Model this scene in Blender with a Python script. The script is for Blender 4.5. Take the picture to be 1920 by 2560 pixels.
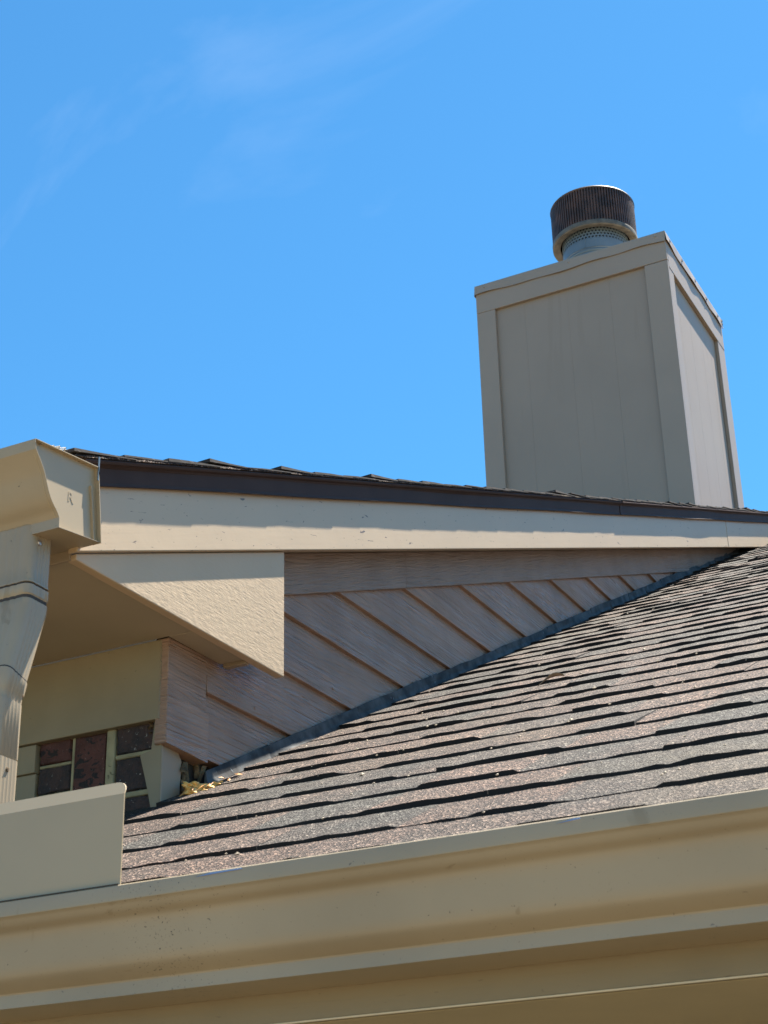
import bpy, bmesh, math, random
from mathutils import Vector, Matrix
random.seed(7)
for o in list(bpy.data.objects): bpy.data.objects.remove(o)
S = bpy.context.scene
C = S.collection

# ---------------------------------------------------------------- camera
yaw, pitch, roll = math.radians(26.843), math.radians(25.234), math.radians(1.44)
fw = Vector((-math.sin(yaw)*math.cos(pitch), math.cos(yaw)*math.cos(pitch), math.sin(pitch)))
rt = Vector((math.cos(yaw), math.sin(yaw), 0)); dn = fw.cross(rt)
r2 = rt*math.cos(roll)+dn*math.sin(roll); d2 = -rt*math.sin(roll)+dn*math.cos(roll)
cd = bpy.data.cameras.new('camera'); cam = bpy.data.objects.new('camera', cd); C.objects.link(cam)
M = Matrix.Identity(4)
for i in range(3):
    M[i][0], M[i][1], M[i][2] = r2[i], -d2[i], -fw[i]
M[0][3], M[1][3], M[2][3] = 1.655, -2.353, -1.014
cam.matrix_world = M
cd.sensor_fit = 'HORIZONTAL'; cd.sensor_width = 36; cd.lens = 4122/1920*36
cd.clip_start = .05; cd.clip_end = 2000
cd.dof.use_dof = True; cd.dof.focus_distance = 3.9; cd.dof.aperture_fstop = 30
S.camera = cam

# ---------------------------------------------------------------- light
SUN = Vector((1.0, 3.0, 6.86)).normalized()
sd = bpy.data.lights.new('sun', 'SUN'); sd.energy = 5.0; sd.angle = math.radians(.53); sd.color = (1, .93, .82)
so = bpy.data.objects.new('sun', sd); C.objects.link(so)
so.rotation_euler = SUN.to_track_quat('Z', 'Y').to_euler()
W = bpy.data.worlds.new('World'); S.world = W; W.use_nodes = True
nt = W.node_tree; nt.nodes.clear()
def N(t, nt, **k):
    n = nt.nodes.new(t)
    for a, b in k.items(): setattr(n, a, b)
    return n
out = N('ShaderNodeOutputWorld', nt); bg = N('ShaderNodeBackground', nt)
sky = N('ShaderNodeTexSky', nt, sky_type='NISHITA', sun_disc=False)
sky.sun_elevation = math.asin(SUN.z); sky.sun_rotation = math.atan2(SUN.x, SUN.y)
sky.altitude = 200; sky.air_density = 1.0; sky.dust_density = .15; sky.ozone_density = 3.0
grade = N('ShaderNodeMix', nt, data_type='RGBA', blend_type='MULTIPLY'); grade.inputs['Factor'].default_value = 1
grade.inputs['B'].default_value = (.37, .845, 1.0, 1)
nt.links.new(sky.outputs[0], grade.inputs['A'])
tc = N('ShaderNodeTexCoord', nt)
# thin cirrus: a stretched wisp pattern all over the sky dome
mp = N('ShaderNodeMapping', nt); mp.inputs['Rotation'].default_value = (.35, .5, .75); mp.inputs['Scale'].default_value = (2.2, 6.5, 3.2)
mp.inputs['Location'].default_value = (1.3, .62, .2)
n1 = N('ShaderNodeTexNoise', nt); n1.inputs['Scale'].default_value = 1.25; n1.inputs['Detail'].default_value = 9; n1.inputs['Roughness'].default_value = .55; n1.inputs['Distortion'].default_value = .5
rp = N('ShaderNodeMapRange', nt); rp.inputs['From Min'].default_value = .615; rp.inputs['From Max'].default_value = .9; rp.inputs['To Max'].default_value = .15
mix = N('ShaderNodeMix', nt, data_type='RGBA'); mix.inputs['B'].default_value = (5.0, 5.8, 6.9, 1)
nt.links.new(tc.outputs['Generated'], mp.inputs[0]); nt.links.new(mp.outputs[0], n1.inputs[0])
nt.links.new(n1.outputs[0], rp.inputs[0]); nt.links.new(rp.outputs[0], mix.inputs['Factor'])
nt.links.new(grade.outputs['Result'], mix.inputs['A']); nt.links.new(mix.outputs['Result'], bg.inputs[0])
bg.inputs[1].default_value = .05
nt.links.new(bg.outputs[0], out.inputs[0])
S.view_settings.view_transform = 'Standard'; S.view_settings.look = 'None'
S.view_settings.exposure = 2.1; S.view_settings.gamma = 1; S.view_settings.use_curve_mapping = False
S.render.resolution_x, S.render.resolution_y = 768, 1024

# ---------------------------------------------------------------- materials
def mat(name, col, rough=.55, metal=0., spec=.5, vary=0., vscale=3., col2=None,
        grain=None, gstr=.3, gdist=.002, gwarp=.6, rough_bump=0., rbscale=80., rbdist=.002, streak=None, specks=None, obj_tint=0., grot=0., rvary=None):
    """col with slow blotches; grain=(sx,sy,sz) stretched noise relief; specks=((sx,sy,sz),thr,col)"""
    m = bpy.data.materials.new(name); m.use_nodes = True; t = m.node_tree; L = t.links.new
    b = t.nodes['Principled BSDF']
    b.inputs['Roughness'].default_value = rough; b.inputs['Metallic'].default_value = metal
    b.inputs['Specular IOR Level'].default_value = spec
    g = N('ShaderNodeNewGeometry', t); pos = g.outputs['Position']
    cur = None
    c2 = col2 or tuple(x*(1-vary) for x in col)
    nz = N('ShaderNodeTexNoise', t); nz.inputs['Scale'].default_value = vscale; nz.inputs['Detail'].default_value = 6
    L(pos, nz.inputs[0])
    mx = N('ShaderNodeMix', t, data_type='RGBA'); mx.inputs['A'].default_value = (*col, 1); mx.inputs['B'].default_value = (*c2, 1)
    mr = N('ShaderNodeMapRange', t); mr.inputs['From Min'].default_value = .38; mr.inputs['From Max'].default_value = .68
    L(nz.outputs[0], mr.inputs[0]); L(mr.outputs[0], mx.inputs['Factor']); cur = mx.outputs['Result']
    h = None
    if grain:
        q = N('ShaderNodeMapping', t); q.inputs['Scale'].default_value = grain
        w = N('ShaderNodeTexNoise', t); w.inputs['Scale'].default_value = 1; w.inputs['Detail'].default_value = 3; w.inputs['Roughness'].default_value = .6
        w.inputs['Distortion'].default_value = gwarp
        if grot:
            q0 = N('ShaderNodeMapping', t); q0.inputs['Rotation'].default_value = (grot, 0, 0)
            L(pos, q0.inputs[0]); L(q0.outputs[0], q.inputs[0])
        else: L(pos, q.inputs[0])
        L(q.outputs[0], w.inputs[0])
        h = w.outputs[0]
        bp = N('ShaderNodeBump', t); bp.inputs['Strength'].default_value = gstr; bp.inputs['Distance'].default_value = gdist
        L(h, bp.inputs['Height']); last = bp
    else: last = None
    if rvary:
        q = N('ShaderNodeMapping', t); q.inputs['Scale'].default_value = (5, 2.2, 22)
        w = N('ShaderNodeTexNoise', t); w.inputs['Scale'].default_value = 1; w.inputs['Detail'].default_value = 3
        r = N('ShaderNodeMapRange', t); r.inputs['From Min'].default_value = .35; r.inputs['From Max'].default_value = .65
        r.inputs['To Min'].default_value, r.inputs['To Max'].default_value = rvary
        L(pos, q.inputs[0]); L(q.outputs[0], w.inputs[0]); L(w.outputs[0], r.inputs[0]); L(r.outputs[0], b.inputs['Roughness'])
    if rough_bump:
        w2 = N('ShaderNodeTexNoise', t); w2.inputs['Scale'].default_value = rbscale; w2.inputs['Detail'].default_value = 5
        L(pos, w2.inputs[0])
        b2 = N('ShaderNodeBump', t); b2.inputs['Strength'].default_value = rough_bump; b2.inputs['Distance'].default_value = rbdist
        L(w2.outputs[0], b2.inputs['Height'])
        if last: L(last.outputs[0], b2.inputs['Normal'])
        last = b2
    if last: L(last.outputs[0], b.inputs['Normal'])
    if specks:
        for sc, thr, sc_col in specks:
            q = N('ShaderNodeMapping', t); q.inputs['Scale'].default_value = sc
            w = N('ShaderNodeTexNoise', t); w.inputs['Scale'].default_value = 1; w.inputs['Detail'].default_value = 4; w.inputs['Distortion'].default_value = .8
            r = N('ShaderNodeMapRange', t); r.inputs['From Min'].default_value = thr; r.inputs['From Max'].default_value = thr+.025
            x = N('ShaderNodeMix', t, data_type='RGBA'); x.inputs['B'].default_value = (*sc_col, 1)
            if grot:
                q0 = N('ShaderNodeMapping', t); q0.inputs['Rotation'].default_value = (grot, 0, 0)
                L(pos, q0.inputs[0]); L(q0.outputs[0], q.inputs[0])
            else: L(pos, q.inputs[0])
            L(q.outputs[0], w.inputs[0]); L(w.outputs[0], r.inputs[0]); L(r.outputs[0], x.inputs['Factor']); L(cur, x.inputs['A'])
            cur = x.outputs['Result']
    if obj_tint:
        oi = N('ShaderNodeObjectInfo', t); hs = N('ShaderNodeHueSaturation', t)
        a = N('ShaderNodeMapRange', t); a.inputs['To Min'].default_value = 1-obj_tint; a.inputs['To Max'].default_value = 1+obj_tint
        L(oi.outputs['Random'], a.inputs[0]); L(a.outputs[0], hs.inputs['Value']); L(cur, hs.inputs['Color']); cur = hs.outputs[0]
    L(cur, b.inputs['Base Color'])
    return m

TAN = (.33, .262, .185)
M_gutter = mat('enamelled_gutter', (.35, .285, .195), .36, vary=.16, vscale=4, rough_bump=.07, rbscale=14,
               specks=[((130, 130, 130), .715, (.12, .10, .075)), ((14, 40, 4), .68, (.27, .215, .14)), ((420, 420, 420), .72, (.16, .13, .10))])
def dirt_patch(m, x0, w):
    t = m.node_tree; L = t.links.new; b = t.nodes['Principled BSDF']; src = b.inputs['Base Color'].links[0].from_socket
    g = N('ShaderNodeNewGeometry', t); sp = N('ShaderNodeSeparateXYZ', t); L(g.outputs['Position'], sp.inputs[0])
    a = N('ShaderNodeMath', t, operation='SUBTRACT'); L(sp.outputs[0], a.inputs[0]); a.inputs[1].default_value = x0
    ab = N('ShaderNodeMath', t, operation='ABSOLUTE'); L(a.outputs[0], ab.inputs[0])
    mr = N('ShaderNodeMapRange', t); mr.inputs['From Max'].default_value = w; mr.inputs['To Min'].default_value = .10; mr.inputs['To Max'].default_value = 0; L(ab.outputs[0], mr.inputs[0])
    n = N('ShaderNodeTexNoise', t); n.inputs['Scale'].default_value = 330; n.inputs['Detail'].default_value = 2; L(g.outputs['Position'], n.inputs[0])
    ad = N('ShaderNodeMath', t, operation='ADD'); L(n.outputs[0], ad.inputs[0]); L(mr.outputs[0], ad.inputs[1])
    r = N('ShaderNodeMapRange', t); r.inputs['From Min'].default_value = .73; r.inputs['From Max'].default_value = .80; L(ad.outputs[0], r.inputs[0])
    x = N('ShaderNodeMix', t, data_type='RGBA'); x.inputs['B'].default_value = (.055, .045, .035, 1); L(r.outputs[0], x.inputs['Factor']); L(src, x.inputs['A']); L(x.outputs['Result'], b.inputs['Base Color'])
M_gutter_flat = mat('enamelled_sheet', (.40, .315, .20), .4, vary=.06, vscale=6, rough_bump=.04, rbscale=18)
M_trim = mat('painted_trim', TAN, .5, vary=.07, vscale=4, grain=(30, 9, 160), gstr=.22, gdist=.001, rough_bump=.12, rbscale=60, rbdist=.001,
             specks=[((30, 22, 120), .735, (.12, .09, .07))])
RAKE = -math.atan(.387)
M_rake = mat('painted_rake_board', (.53, .405, .265), .42, vary=.05, vscale=4, grain=(20, 4, 120), gstr=.12, gdist=.001, rough_bump=.15, rbscale=28, grot=RAKE,
             specks=[((50, 30, 130), .685, (.13, .10, .08)), ((90, 70, 240), .70, (.20, .16, .12))])
M_return = mat('rough_sawn_painted', (.53, .40, .26), .5, vary=.05, vscale=6, grain=(90, 40, 250), gstr=.26, gdist=.0022, gwarp=.4, rough_bump=.3, rbscale=70)
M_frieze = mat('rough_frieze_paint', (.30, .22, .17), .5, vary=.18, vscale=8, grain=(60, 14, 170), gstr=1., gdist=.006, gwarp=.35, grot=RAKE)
M_siding = mat('woodgrain_lap_siding', (.375, .245, .178), .42, vary=.2, vscale=7, grain=(10, 3.5, 190), gstr=1., gdist=.005, gwarp=.45, rvary=(.25, .65), obj_tint=.07)
def contour_grain(m):
    t = m.node_tree; L = t.links.new; b = t.nodes['Principled BSDF']; prev = b.inputs['Normal'].links[0].from_socket
    g = N('ShaderNodeNewGeometry', t); q = N('ShaderNodeMapping', t); q.inputs['Scale'].default_value = (3, 1.1, 17); L(g.outputs['Position'], q.inputs[0])
    oi = N('ShaderNodeObjectInfo', t); ml = N('ShaderNodeMath', t, operation='MULTIPLY'); ml.inputs[1].default_value = 50; L(oi.outputs['Random'], ml.inputs[0])
    ad = N('ShaderNodeVectorMath', t, operation='ADD'); L(q.outputs[0], ad.inputs[0]); L(ml.outputs[0], ad.inputs[1])
    n = N('ShaderNodeTexNoise', t); n.inputs['Scale'].default_value = 1; n.inputs['Detail'].default_value = 1.5; L(ad.outputs[0], n.inputs[0])
    k = N('ShaderNodeMath', t, operation='MULTIPLY'); k.inputs[1].default_value = 80; L(n.outputs[0], k.inputs[0])
    sn = N('ShaderNodeMath', t, operation='SINE'); L(k.outputs[0], sn.inputs[0])
    r = N('ShaderNodeMapRange', t); r.inputs['From Min'].default_value = .55; r.inputs['From Max'].default_value = 1; L(sn.outputs[0], r.inputs[0])
    bp = N('ShaderNodeBump', t); bp.invert = True; bp.inputs['Strength'].default_value = .42; bp.inputs['Distance'].default_value = .0028
    L(r.outputs[0], bp.inputs['Height']); L(prev, bp.inputs['Normal']); L(bp.outputs[0], b.inputs['Normal'])
contour_grain(M_siding)
M_olive = mat('olive_front_paint', (.285, .237, .15), .55, vary=.16, vscale=7, grain=(8, 30, 90), gstr=.2, gdist=.001, rough_bump=.2, rbscale=50, specks=[((70, 70, 110), .715, (.12, .10, .065))])  # plain olive paint of the front boards
M_soffit = mat('soffit_paint', (.40, .335, .235), .6, vary=.08, vscale=5, grain=(7, 60, 60), gstr=.25, gdist=.0015, specks=[((40, 120, 120), .75, (.13, .1, .07))])
M_drip = mat('dark_drip_edge', (.060, .038, .032), .6, spec=.1, vary=.15, vscale=12, rough_bump=.06, rbscale=25,
             specks=[((60, 60, 14), .76, (.16, .15, .17))])
M_shingle = None
M_brick_red = mat('brick_red', (.105, .042, .035), .85, vary=.45, vscale=30, rough_bump=1, rbscale=110, rbdist=.006, specks=[((45, 45, 60), .58, (.02, .017, .018)), ((200, 200, 200), .68, (.22, .16, .13))])
M_brick_dark = mat('brick_dark', (.03, .026, .028), .85, col2=(.07, .042, .038), vscale=38, rough_bump=1, rbscale=110, rbdist=.008,
                   specks=[((120, 120, 120), .66, (.30, .29, .27))])
M_mortar = mat('painted_mortar', (.36, .33, .20), .8, vary=.4, vscale=22, specks=[((60, 60, 60), .63, (.15, .14, .08))], rough_bump=.6, rbscale=120, rbdist=.003)
M_flash = mat('weathered_flashing', (.026, .025, .023), .6, spec=.2, col2=(.095, .10, .10), vscale=24, rough_bump=.35, rbscale=90, rbdist=.002,
              specks=[((60, 60, 60), .70, (.14, .16, .17))])
M_chim = mat('chimney_paint', (.33, .262, .205), .5, vary=.07, vscale=2.5, grain=(70, 70, 5), gstr=.2, gdist=.002, specks=[((14, 14, .8), .60, (.312, .247, .192))])
M_chim_trim = mat('chimney_trim_paint', (.345, .275, .215), .45, vary=.05, vscale=3, rough_bump=.06, rbscale=40)
M_cap = mat('chimney_cap_sheet', (.34, .275, .215), .38, vary=.06, vscale=5, rough_bump=.1, rbscale=9, rbdist=.01)
M_galv = mat('galvanised_pipe', (.15, .20, .235), .42, metal=.35, vary=.15, vscale=10)
M_screw = mat('screw_steel', (.45, .45, .46), .3, metal=.9)
M_capdark = mat('sooty_cap_metal', (.034, .021, .017), .55, metal=.05, col2=(.095, .052, .037), vscale=14, rough_bump=.1, rbscale=60)
M_ring = mat('weathered_ring', (.13, .122, .10), .6, metal=.1, vary=.5, vscale=25)
M_hole = mat('dark_hole', (.01, .01, .012), .8)
M_mesh = mat('leaf_guard_wire', (.62, .63, .62), .4, metal=.3, vary=.2, vscale=40)
M_foam = mat('spray_foam_yellow', (.80, .38, .07), .75, col2=(.85, .58, .22), vscale=75, rough_bump=1, rbscale=90, rbdist=.004)
M_rot = mat('rotted_wood', (.20, .13, .06), .9, col2=(.05, .035, .02), vscale=55, rough_bump=.9, rbscale=120, rbdist=.006)
M_deck = mat('roof_underlay', (.05, .045, .04), .9, vary=.2)
M_joint = mat('dark_joint', (.05, .042, .036), .8)
M_leaf = mat('dry_leaf', (.35, .22, .12), .7, vary=.4, vscale=80)
M_crumb = mat('pale_crumbs', (.36, .29, .21), .8, vary=.3, vscale=60)
M_ground = mat('ground_paving', (.165, .125, .07), .9, vary=.3, vscale=.8, rough_bump=.3, rbscale=30)
M_bead = mat('edge_bead', (.66, .57, .42), .5, vary=.1, vscale=20)

def shingle_mat():
    m = bpy.data.materials.new('asphalt_granules'); m.use_nodes = True; t = m.node_tree; L = t.links.new
    b = t.nodes['Principled BSDF']; b.inputs['Roughness'].default_value = .85; b.inputs['Specular IOR Level'].default_value = .3
    g = N('ShaderNodeNewGeometry', t); pos = g.outputs['Position']
    v = N('ShaderNodeTexVoronoi', t); v.inputs['Scale'].default_value = 330; L(pos, v.inputs['Vector'])
    sep = N('ShaderNodeSeparateColor', t); L(v.outputs['Color'], sep.inputs[0])
    r = N('ShaderNodeValToRGB', t); cr = r.color_ramp
    cr.elements[0].position = 0; cr.elements[0].color = (.012, .011, .011, 1)
    cr.elements[1].position = 1; cr.elements[1].color = (.27, .232, .195, 1)
    for p, c in ((.32, (.019, .016, .015)), (.56, (.048, .037, .032)), (.78, (.080, .062, .053)), (.91, (.17, .143, .122))):
        e = cr.elements.new(p); e.color = (*c, 1)
    L(sep.outputs[0], r.inputs[0])
    # tab-to-tab blend: brown <-> grey
    mp = N('ShaderNodeMapping', t); mp.inputs['Scale'].default_value = (4.5, 6, 6); L(pos, mp.inputs[0])
    oi = N('ShaderNodeObjectInfo', t)
    ad = N('ShaderNodeVectorMath', t, operation='ADD'); L(mp.outputs[0], ad.inputs[0])
    ml = N('ShaderNodeMath', t, operation='MULTIPLY'); ml.inputs[1].default_value = 37; L(oi.outputs['Random'], ml.inputs[0]); L(ml.outputs[0], ad.inputs[1])
    n = N('ShaderNodeTexNoise', t); n.inputs['Scale'].default_value = 1; n.inputs['Detail'].default_value = 2; L(ad.outputs[0], n.inputs[0])
    rr = N('ShaderNodeMapRange', t); rr.inputs['From Min'].default_value = .40; rr.inputs['From Max'].default_value = .60; L(n.outputs[0], rr.inputs[0])
    x = N('ShaderNodeMix', t, data_type='RGBA', blend_type='MULTIPLY'); x.inputs['Factor'].default_value = 1
    tint = N('ShaderNodeMix', t, data_type='RGBA'); tint.inputs['A'].default_value = (1.22, .96, .86, 1); tint.inputs['B'].default_value = (.66, .75, .77, 1)
    ta = N('ShaderNodeAttribute', t, attribute_name='tab')
    tr_ = N('ShaderNodeMapRange', t); tr_.inputs['From Min'].default_value = .30; tr_.inputs['From Max'].default_value = .70; L(ta.outputs['Fac'], tr_.inputs[0])
    tm = N('ShaderNodeMath', t, operation='MULTIPLY_ADD'); tm.inputs[1].default_value = .7; L(tr_.outputs[0], tm.inputs[0])
    tn = N('ShaderNodeMath', t, operation='MULTIPLY'); tn.inputs[1].default_value = .3; L(rr.outputs[0], tn.inputs[0]); L(tn.outputs[0], tm.inputs[2])
    L(tm.outputs[0], tint.inputs['Factor']); L(r.outputs[0], x.inputs['A']); L(tint.outputs['Result'], x.inputs['B'])
    # dusty, lichen-yellow wear in patches
    n3 = N('ShaderNodeTexNoise', t); n3.inputs['Scale'].default_value = 2.2; n3.inputs['Detail'].default_value = 5; L(pos, n3.inputs[0])
    r3 = N('ShaderNodeMapRange', t); r3.inputs['From Min'].default_value = .52; r3.inputs['From Max'].default_value = .8; r3.inputs['To Max'].default_value = .5; L(n3.outputs[0], r3.inputs[0])
    y = N('ShaderNodeMix', t, data_type='RGBA'); y.inputs['B'].default_value = (.125, .10, .062, 1)
    L(r3.outputs[0], y.inputs['Factor']); L(x.outputs['Result'], y.inputs['A'])
    n4 = N('ShaderNodeTexNoise', t); n4.inputs['Scale'].default_value = 75; n4.inputs['Detail'].default_value = 4; L(pos, n4.inputs[0])
    r4 = N('ShaderNodeMapRange', t); r4.inputs['From Min'].default_value = .34; r4.inputs['From Max'].default_value = .66; r4.inputs['To Min'].default_value = .58; r4.inputs['To Max'].default_value = 1.35; L(n4.outputs[0], r4.inputs[0])
    a5 = N('ShaderNodeMapRange', t); a5.inputs['To Min'].default_value = .84; a5.inputs['To Max'].default_value = 1.10; L(oi.outputs['Random'], a5.inputs[0])
    m5 = N('ShaderNodeMath', t, operation='MULTIPLY'); L(r4.outputs[0], m5.inputs[0]); L(a5.outputs[0], m5.inputs[1])
    z = N('ShaderNodeMix', t, data_type='RGBA', blend_type='MULTIPLY'); z.inputs['Factor'].default_value = 1; L(y.outputs['Result'], z.inputs['A']); L(m5.outputs[0], z.inputs['B'])
    L(z.outputs['Result'], b.inputs['Base Color'])
    bp = N('ShaderNodeBump', t); bp.inputs['Strength'].default_value = 1; bp.inputs['Distance'].default_value = .004
    L(v.outputs['Distance'], bp.inputs['Height']); L(bp.outputs[0], b.inputs['Normal'])
    return m
M_shingle = shingle_mat()
M_edge = mat('weathered_shingle_edge', (.020, .017, .017), .9, col2=(.05, .043, .042), vscale=45, specks=[((60, 25, 260), .62, (.13, .115, .11))])
M_butt = mat('asphalt_butt_edge', (.010, .009, .009), .9)

# ---------------------------------------------------------------- helpers
def obj(name, verts, faces, m, parent=None, smooth=False, bevel=0., seg=2):
    me = bpy.data.meshes.new(name); me.from_pydata([tuple(v) for v in verts], [], faces)
    bm = bmesh.new(); bm.from_mesh(me); bmesh.ops.recalc_face_normals(bm, faces=bm.faces)
    if bevel:
        bmesh.ops.bevel(bm, geom=[e for e in bm.edges if len(e.link_faces) == 2 and e.calc_face_angle(0) > .5], offset=bevel, segments=seg, affect='EDGES', profile=.5)
    bm.to_mesh(me); bm.free()
    me.materials.append(m)
    if smooth:
        for p in me.polygons: p.use_smooth = True
    o = bpy.data.objects.new(name, me); C.objects.link(o)
    if parent: o.parent = parent
    return o
def thing(name, label, cat, group=None):
    o = bpy.data.objects.new(name, None); C.objects.link(o); o['label'] = label; o['category'] = cat
    o.empty_display_size = .1
    if group: o['group'] = group
    return o
def tag(o, label, cat, group=None):
    o['label'] = label; o['category'] = cat
    if group: o['group'] = group
    return o
class G:
    def __init__(s): s.v = []; s.f = []
    def add(s, vs, fs):
        k = len(s.v); s.v += [tuple(v) for v in vs]; s.f += [tuple(i+k for i in f) for f in fs]
    def box(s, a, b):
        (x0, y0, z0), (x1, y1, z1) = a, b
        s.add([(x0,y0,z0),(x1,y0,z0),(x1,y1,z0),(x0,y1,z0),(x0,y0,z1),(x1,y0,z1),(x1,y1,z1),(x0,y1,z1)],
              [(0,3,2,1),(4,5,6,7),(0,1,5,4),(1,2,6,5),(2,3,7,6),(3,0,4,7)])
    def prism(s, loop, shift):
        """closed loop of 3-D points swept by a function of end (0/1)"""
        n = len(loop); a = [shift(p, 0) for p in loop]; b = [shift(p, 1) for p in loop]
        s.add(a+b, [tuple(range(n-1, -1, -1)), tuple(range(n, 2*n))]+[(i, (i+1) % n, n+(i+1) % n, n+i) for i in range(n)])
    def build(s, name, m, parent=None, **k): return obj(name, s.v, s.f, m, parent, **k)
def box(name, a, b, m, parent=None, bevel=.0015): g = G(); g.box(a, b); return g.build(name, m, parent, bevel=bevel)
def poly_yz(name, poly, x0, x1, m, parent=None, bevel=.0015):
    g = G(); g.prism([(0, y, z) for y, z in poly], lambda p, e: ((x0, x1)[e], p[1], p[2])); return g.build(name, m, parent, bevel=bevel)
def clip(poly, a, b, c):
    """keep a*y+b*z<=c"""
    o = []
    for i, p in enumerate(poly):
        q = poly[(i+1) % len(poly)]; dp = a*p[0]+b*p[1]-c; dq = a*q[0]+b*q[1]-c
        if dp <= 0: o.append(p)
        if dp*dq < 0:
            t = dp/(dp-dq); o.append((p[0]+t*(q[0]-p[0]), p[1]+t*(q[1]-p[1])))
    return o
def sheet(profile, x0, x1, thick, step=None, wob=0.):
    """profile in (y,z) extruded along X as a sheet with thickness; returns G"""
    g = G(); n = len(profile)
    nrm = []
    for i in range(n):
        a = profile[max(i-1, 0)]; b = profile[min(i+1, n-1)]
        t = Vector((b[0]-a[0], b[1]-a[1])).normalized(); nrm.append((-t.y, t.x))
    inner = [(profile[i][0]+nrm[i][0]*thick, profile[i][1]+nrm[i][1]*thick) for i in range(n)]
    loop = list(profile)+inner[::-1]
    k = len(loop); xs = [x0+(x1-x0)*i/(step or 1) for i in range((step or 1)+1)]
    vs = []
    for x in xs:
        w = wob*math.sin(x*5.1+1)+wob*.6*math.sin(x*13.7)
        vs += [(x, y+w, z+w*.5) for y, z in loop]
    fs = [tuple(range(k-1, -1, -1)), tuple(range(len(vs)-k, len(vs)))]
    for j in range(len(xs)-1):
        for i in range(k): fs.append((j*k+i, j*k+(i+1) % k, (j+1)*k+(i+1) % k, (j+1)*k+i))
    g.add(vs, fs); return g
def smooth_curve(pts, n=5):
    o = []
    for i in range(len(pts)-1):
        p0 = pts[max(i-1, 0)]; p1 = pts[i]; p2 = pts[i+1]; p3 = pts[min(i+2, len(pts)-1)]
        for k in range(n):
            t = k/n
            o.append(tuple(.5*((2*p1[d])+(-p0[d]+p2[d])*t+(2*p0[d]-5*p1[d]+4*p2[d]-p3[d])*t*t+(-p0[d]+3*p1[d]-3*p2[d]+p3[d])*t**3) for d in (0, 1)))
    o.append(pts[-1]); return o
def dome(name, p, nrm, r, m, parent, h=.5):
    nrm = Vector(nrm).normalized(); u = nrm.orthogonal().normalized(); w = nrm.cross(u); p = Vector(p); vs = []; k = 8
    for a, b in ((1, 0), (.8, .6*h*1.3), (.0, h)):
        for i in range(k): t = 6.2832*i/k; vs.append(p+(u*math.cos(t)+w*math.sin(t))*r*max(a, .02)+nrm*r*b)
    fs = [(j*k+i, j*k+(i+1) % k, (j+1)*k+(i+1) % k, (j+1)*k+i) for j in (0, 1) for i in range(k)]+[tuple(2*k+i for i in range(k))]
    return obj(name, vs, fs, m, parent)
def shade_auto(o, ang=.6):
    me = o.data
    for p in me.polygons: p.use_smooth = True
    bm = bmesh.new(); bm.from_mesh(me)
    for e in bm.edges:
        if len(e.link_faces) == 2 and e.calc_face_angle(0) > ang: e.smooth = False
    bm.to_mesh(me); bm.free()
    return o

# ---------------------------------------------------------------- ground
GZ = -2.62
gr = G(); gr.add([(-400,-400,GZ),(400,-400,GZ),(400,400,GZ),(-400,400,GZ)], [(0,1,2,3)])
o = gr.build('ground', M_ground); o['kind'] = 'structure'

# ---------------------------------------------------------------- roofs
LS, LZ = .492, -.238          # lower roof: z = LZ + LS*y
US, UZ = .387, .404           # upper roof: z = UZ + US*y (shingle underside)
def make_shingle(name, x0, x1, s0, y00, z00, slope, expo, m, parent, edge=None, curl=0., tail=.04, hb=.0062, right_lip=0.):
    """one laminated shingle lying on the slope; s0 = distance up the slope of its butt"""
    c = 1/math.sqrt(1+slope*slope); sn = slope*c
    xs = [x0]; thick = []
    x = x0; lvl = random.random() < .5
    cols = []                                   # (x, height)
    tabs = []
    while x < x1-1e-6:
        w = min(random.uniform(.07, .22), x1-x); n0 = len(cols)
        if x1-(x+w) < .03: w = x1-x
        h = hb+(.0030 if lvl else 0)+random.uniform(-.0008, .0010)
        k = max(1, int(w/.030))
        tr = min(random.choice([.004, .012, .025]), w*.25)
        cols.append((x+(0 if x == x0 else tr*.5), h+random.uniform(-.0007, .0007)))
        for i in range(1, k): cols.append((x+w*i/k, h+random.uniform(-.0015, .0014)))
        cols.append((x+w-(0 if abs(x+w-x1) < 1e-6 else tr*.5), h+random.uniform(-.0007, .0007)))
        tabs += [random.random()]*(len(cols)-n0)
        x += w; lvl = not lvl
    v = []; f = []
    dj = random.uniform(-.002, .002)
    for i, (x, h) in enumerate(cols):
        j = dj+random.uniform(-.0022, .0022)
        lift = curl*(1-math.exp(-max(0, (x-x1+.12))*18)) if curl else 0
        def P(s, n): return (x, y00+s*c-n*sn, z00+s*sn+n*c)
        s = s0+j
        v += [P(s, .0018+lift*.8), P(s+.0015, h+lift), P(s+expo*.5, .5*h+.0022+lift*.3), P(s+expo+tail, .0008), P(s+expo+tail, -.001)]
    n = len(cols)
    for i in range(n-1):
        a, b = 5*i, 5*i+5
        f += [(a, b, b+1, a+1), (a+1, b+1, b+2, a+2), (a+2, b+2, b+3, a+3), (a+3, b+3, b+4, a+4), (a+4, b+4, b, a)]
    f += [(0, 1, 2, 3, 4), tuple(5*(n-1)+q for q in (4, 3, 2, 1, 0))]
    o = obj(name, v, f, m, parent)
    o.data.materials.append(edge or M_butt)
    up = Vector((0, -sn, c))
    for p in o.data.polygons:
        if p.normal.dot(up) < .6: p.material_index = 1
    at = o.data.attributes.new('tab', 'FLOAT', 'FACE')
    vals = [tabs[i] for i in range(n-1) for _ in range(5)]+[tabs[0], tabs[-1]]
    if len(vals) == len(at.data): at.data.foreach_set('value', vals)
    return o

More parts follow.
